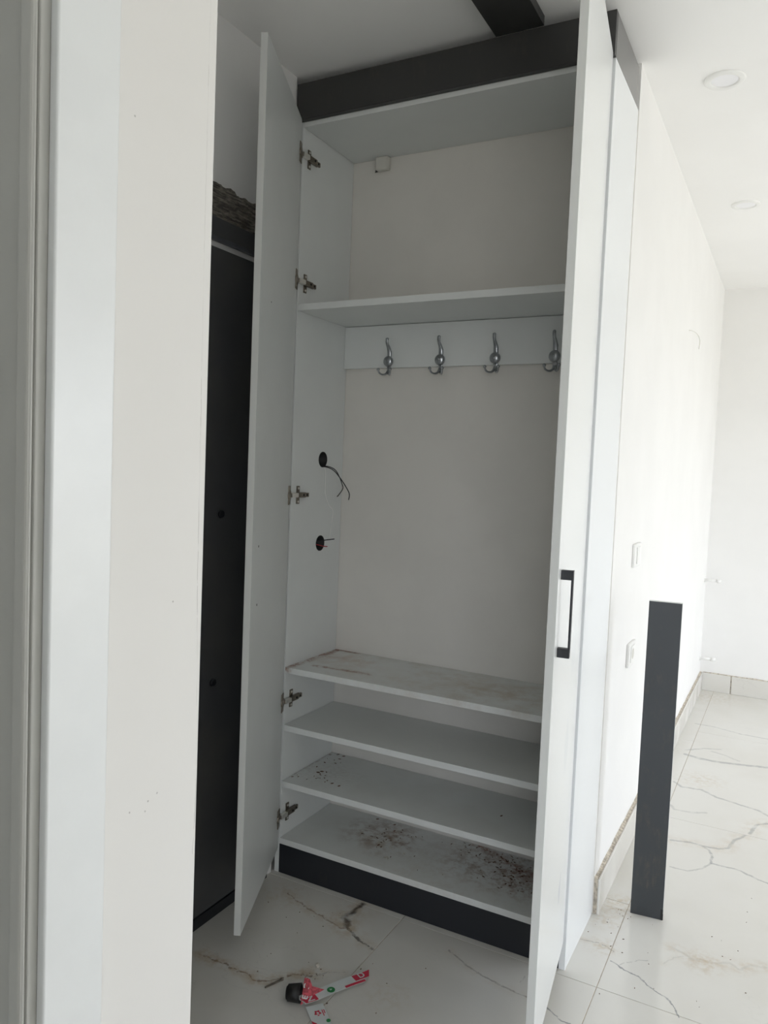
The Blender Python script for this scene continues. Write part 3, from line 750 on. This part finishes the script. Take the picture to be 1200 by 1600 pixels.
# second strip running towards the viewer
q0, q1 = Vector((0.447,-0.500,0.006)), Vector((0.476,-0.466,0.006)); dr = Vector((0.080,-0.068,0))
P2 = [q0, q0+dr*1.9+Vector((0,0,-0.004)), q1+dr*1.9+Vector((0,0,-0.004)), q1]
spart('paper_band', [[tuple(p) for p in P2]], M_paper)
e2 = dr.normalized(); f2 = (q1-q0).normalized(); mid = (q0+q1)/2
b = new_bm(); cz = mid + e2*0.030 - SO + Vector((0,0,0.0006))
pts = []
for i in range(26):
    t = 2*PI*i/26; rr = 0.0085 + 0.002*math.cos(5*t); pts.append(cz + e2*math.cos(t)*rr + f2*math.sin(t)*rr*0.9)
sheet(b, pts, 0.0003); em = obj('red_emblem', b, M_red, strip)
b = new_bm(); ball(b, cz+Vector((0,0,0.0004)), 0.0032, 1, 1, 0.1, 12, 6)
sheet(b, [cz+e2*0.004+f2*0.003+Vector((0,0,0.0004)), cz+e2*0.0065+f2*0.003+Vector((0,0,0.0004)), cz+e2*0.0065-f2*0.003+Vector((0,0,0.0004)), cz+e2*0.004-f2*0.003+Vector((0,0,0.0004))], 0.0003)
obj('emblem_detail', b, M_paper, em)
b = new_bm()
for k_, ln in ((0.0, 0.022), (0.0045, 0.014)):
    o_ = mid + f2*0.012 + e2*(0.022) - SO + f2*k_*0 + Vector((0,0,0.0006)) + f2*k_
    sheet(b, [o_, o_+e2*ln, o_+e2*ln+f2*0.0022, o_+f2*0.0022], 0.0003)
obj('red_line', b, M_red, strip)
b = new_bm(); o_ = q0 + e2*0.052 - SO + Vector((0,0,0.0002)) ; sheet(b, [o_, o_+e2*0.05, o_+e2*0.05+f2*0.013, o_+e2*0.012+f2*0.010], 0.0004); obj('red_block', b, M_red, strip)
b = new_bm(); o_ = q1 + e2*0.062 - f2*0.004 - SO; cyl(b, o_+Vector((0,0,-0.0012)), o_+Vector((0,0,0.0004)), 0.0055, n=16); obj('green_dot', b, M_green, strip)

# ------------------------------------------------------------------ loose dark board standing on its end by the partition wall
bd = thing('loose_board', 'dusty dark grey board standing upright on the floor by the white wall', 'board', (1.1255, 0.408, 0), math.atan2(0.011, 0.095))
b = new_bm(); box(b, -0.048, 0.048, -0.0085, 0.0085, 0.0, 0.9975, 0.0005); obj('board', b, M_dark_dusty, bd)
b = new_bm(); box(b, 0.048, 0.0488, -0.0085, 0.0085, 0.02, 0.9975); box(b, -0.048, 0.0488, -0.0085, 0.0085, 0.9975, 0.9985); o = obj('edge_band', b, M_edge, bd); o['label'] = 'white edge strip'
b = new_bm(); prism(b, [(0.041, -0.0088), (0.048, -0.0088), (0.0492, -0.006), (0.048, -0.0084)], 0.0, 0.034)
obj('torn_edge', b, M_hole, bd)

# ------------------------------------------------------------------ flat dark batten on the ceiling, running out over the cabinet
b = new_bm(); box(b, 0.647, 0.783, -1.10, -0.019, 2.5745, H, 0.0004)
tag(obj('ceiling_batten', b, M_dark, None, origin=(0.715,-0.56,2.5745)), 'dark flat batten fixed to the ceiling above the open cabinet', 'batten')

# ------------------------------------------------------------------ recessed ceiling lamps (switched off)
for (x, y, lb) in ((1.186, 0.524, 'round white recessed ceiling lamp nearest the cabinet'), (1.183, 1.718, 'round white recessed ceiling lamp farther along the wall')):
    t = thing('ceiling_lamp', lb, 'lamp', (x, y, H), 0, 'recessed ceiling lamps')
    b = new_bm(); n_ = 40
    prof = [(0.060, 0.0), (0.0595, -0.003), (0.056, -0.006), (0.044, -0.007), (0.040, -0.0055), (0.0385, -0.0005)]
    rings = [[b.verts.new((r_*math.cos(2*PI*i/n_), r_*math.sin(2*PI*i/n_), z_)) for i in range(n_)] for r_, z_ in prof]
    for A_, B_ in zip(rings, rings[1:]):
        for i in range(n_):
            f = b.faces.new((A_[i], A_[(i+1) % n_], B_[(i+1) % n_], B_[i])); f.smooth = True
    obj('trim_ring', b, M_white, t)
    b = new_bm(); cyl(b, (0, 0, -0.0005), (0, 0, -0.003), 0.0385, n=n_); obj('diffuser', b, M_lampglass, t)

# ------------------------------------------------------------------ wall plates, pipe stubs and wire end on the partition wall
for (z0, z1, lb) in ((1.067, 1.146, 'white wall switch plate above the standing dark board'), (0.716, 0.798, 'white wall socket plate beside the standing dark board, the lower of the two')):
    zc = (z0+z1)/2; t = thing('wall_plate', lb, 'switch plate', (XW, 0.705, zc), 0, 'white wall plates')
    b = new_bm(); box(b, 0.0, 0.010, -0.060, 0.060, -0.041, 0.041, 0.003, 2); obj('plate_frame', b, M_white, t)
    b = new_bm()
    if z0 > 1: box(b, 0.010, 0.0135, -0.027, -0.001, -0.029, 0.029, 0.001); box(b, 0.010, 0.0135, 0.001, 0.027, -0.029, 0.029, 0.001)
    else:
        box(b, 0.010, 0.012, -0.028, 0.028, -0.029, 0.029, 0.001)
    ro = obj('rocker' if z0 > 1 else 'socket_face', b, M_white, t)
    if z0 < 1:
        b = new_bm(); cyl(b, (0.012, 0, 0), (0.0125, 0, 0), 0.019, n=24); obj('socket_well', b, M_plastic, ro)
for z, y, L, lb in ((0.736, 3.25, 0.10, 'white capped pipe stub on the wall, the upper of two near the far corner'), (0.222, 3.27, 0.095, 'white capped pipe stub just above the skirting near the far corner')):
    t = thing('pipe_stub', lb, 'pipe', (XW, y, z), 0, 'capped heating pipe stubs')
    b = new_bm(); cyl(b, (0, 0, 0), (L-0.025, 0, 0), 0.009, n=16); obj('pipe', b, M_white, t)
    b = new_bm(); cyl(b, (L-0.025, 0, 0), (L, 0, 0), 0.013, 0.0125, n=16); obj('pipe_cap', b, M_white, t)
    b = new_bm(); cyl(b, (0, 0, 0), (0.004, 0, 0), 0.016, n=20); obj('collar', b, M_white, t)
wire('wall_wire', [(XW-0.004,1.735,2.062),(XW+0.012,1.76,2.064),(XW+0.03,1.80,2.055),(XW+0.04,1.83,2.03),(XW+0.038,1.83,1.99)], 0.0016, M_plastic, 'thin pale wire end sticking out of the white wall at upper right', group=None)
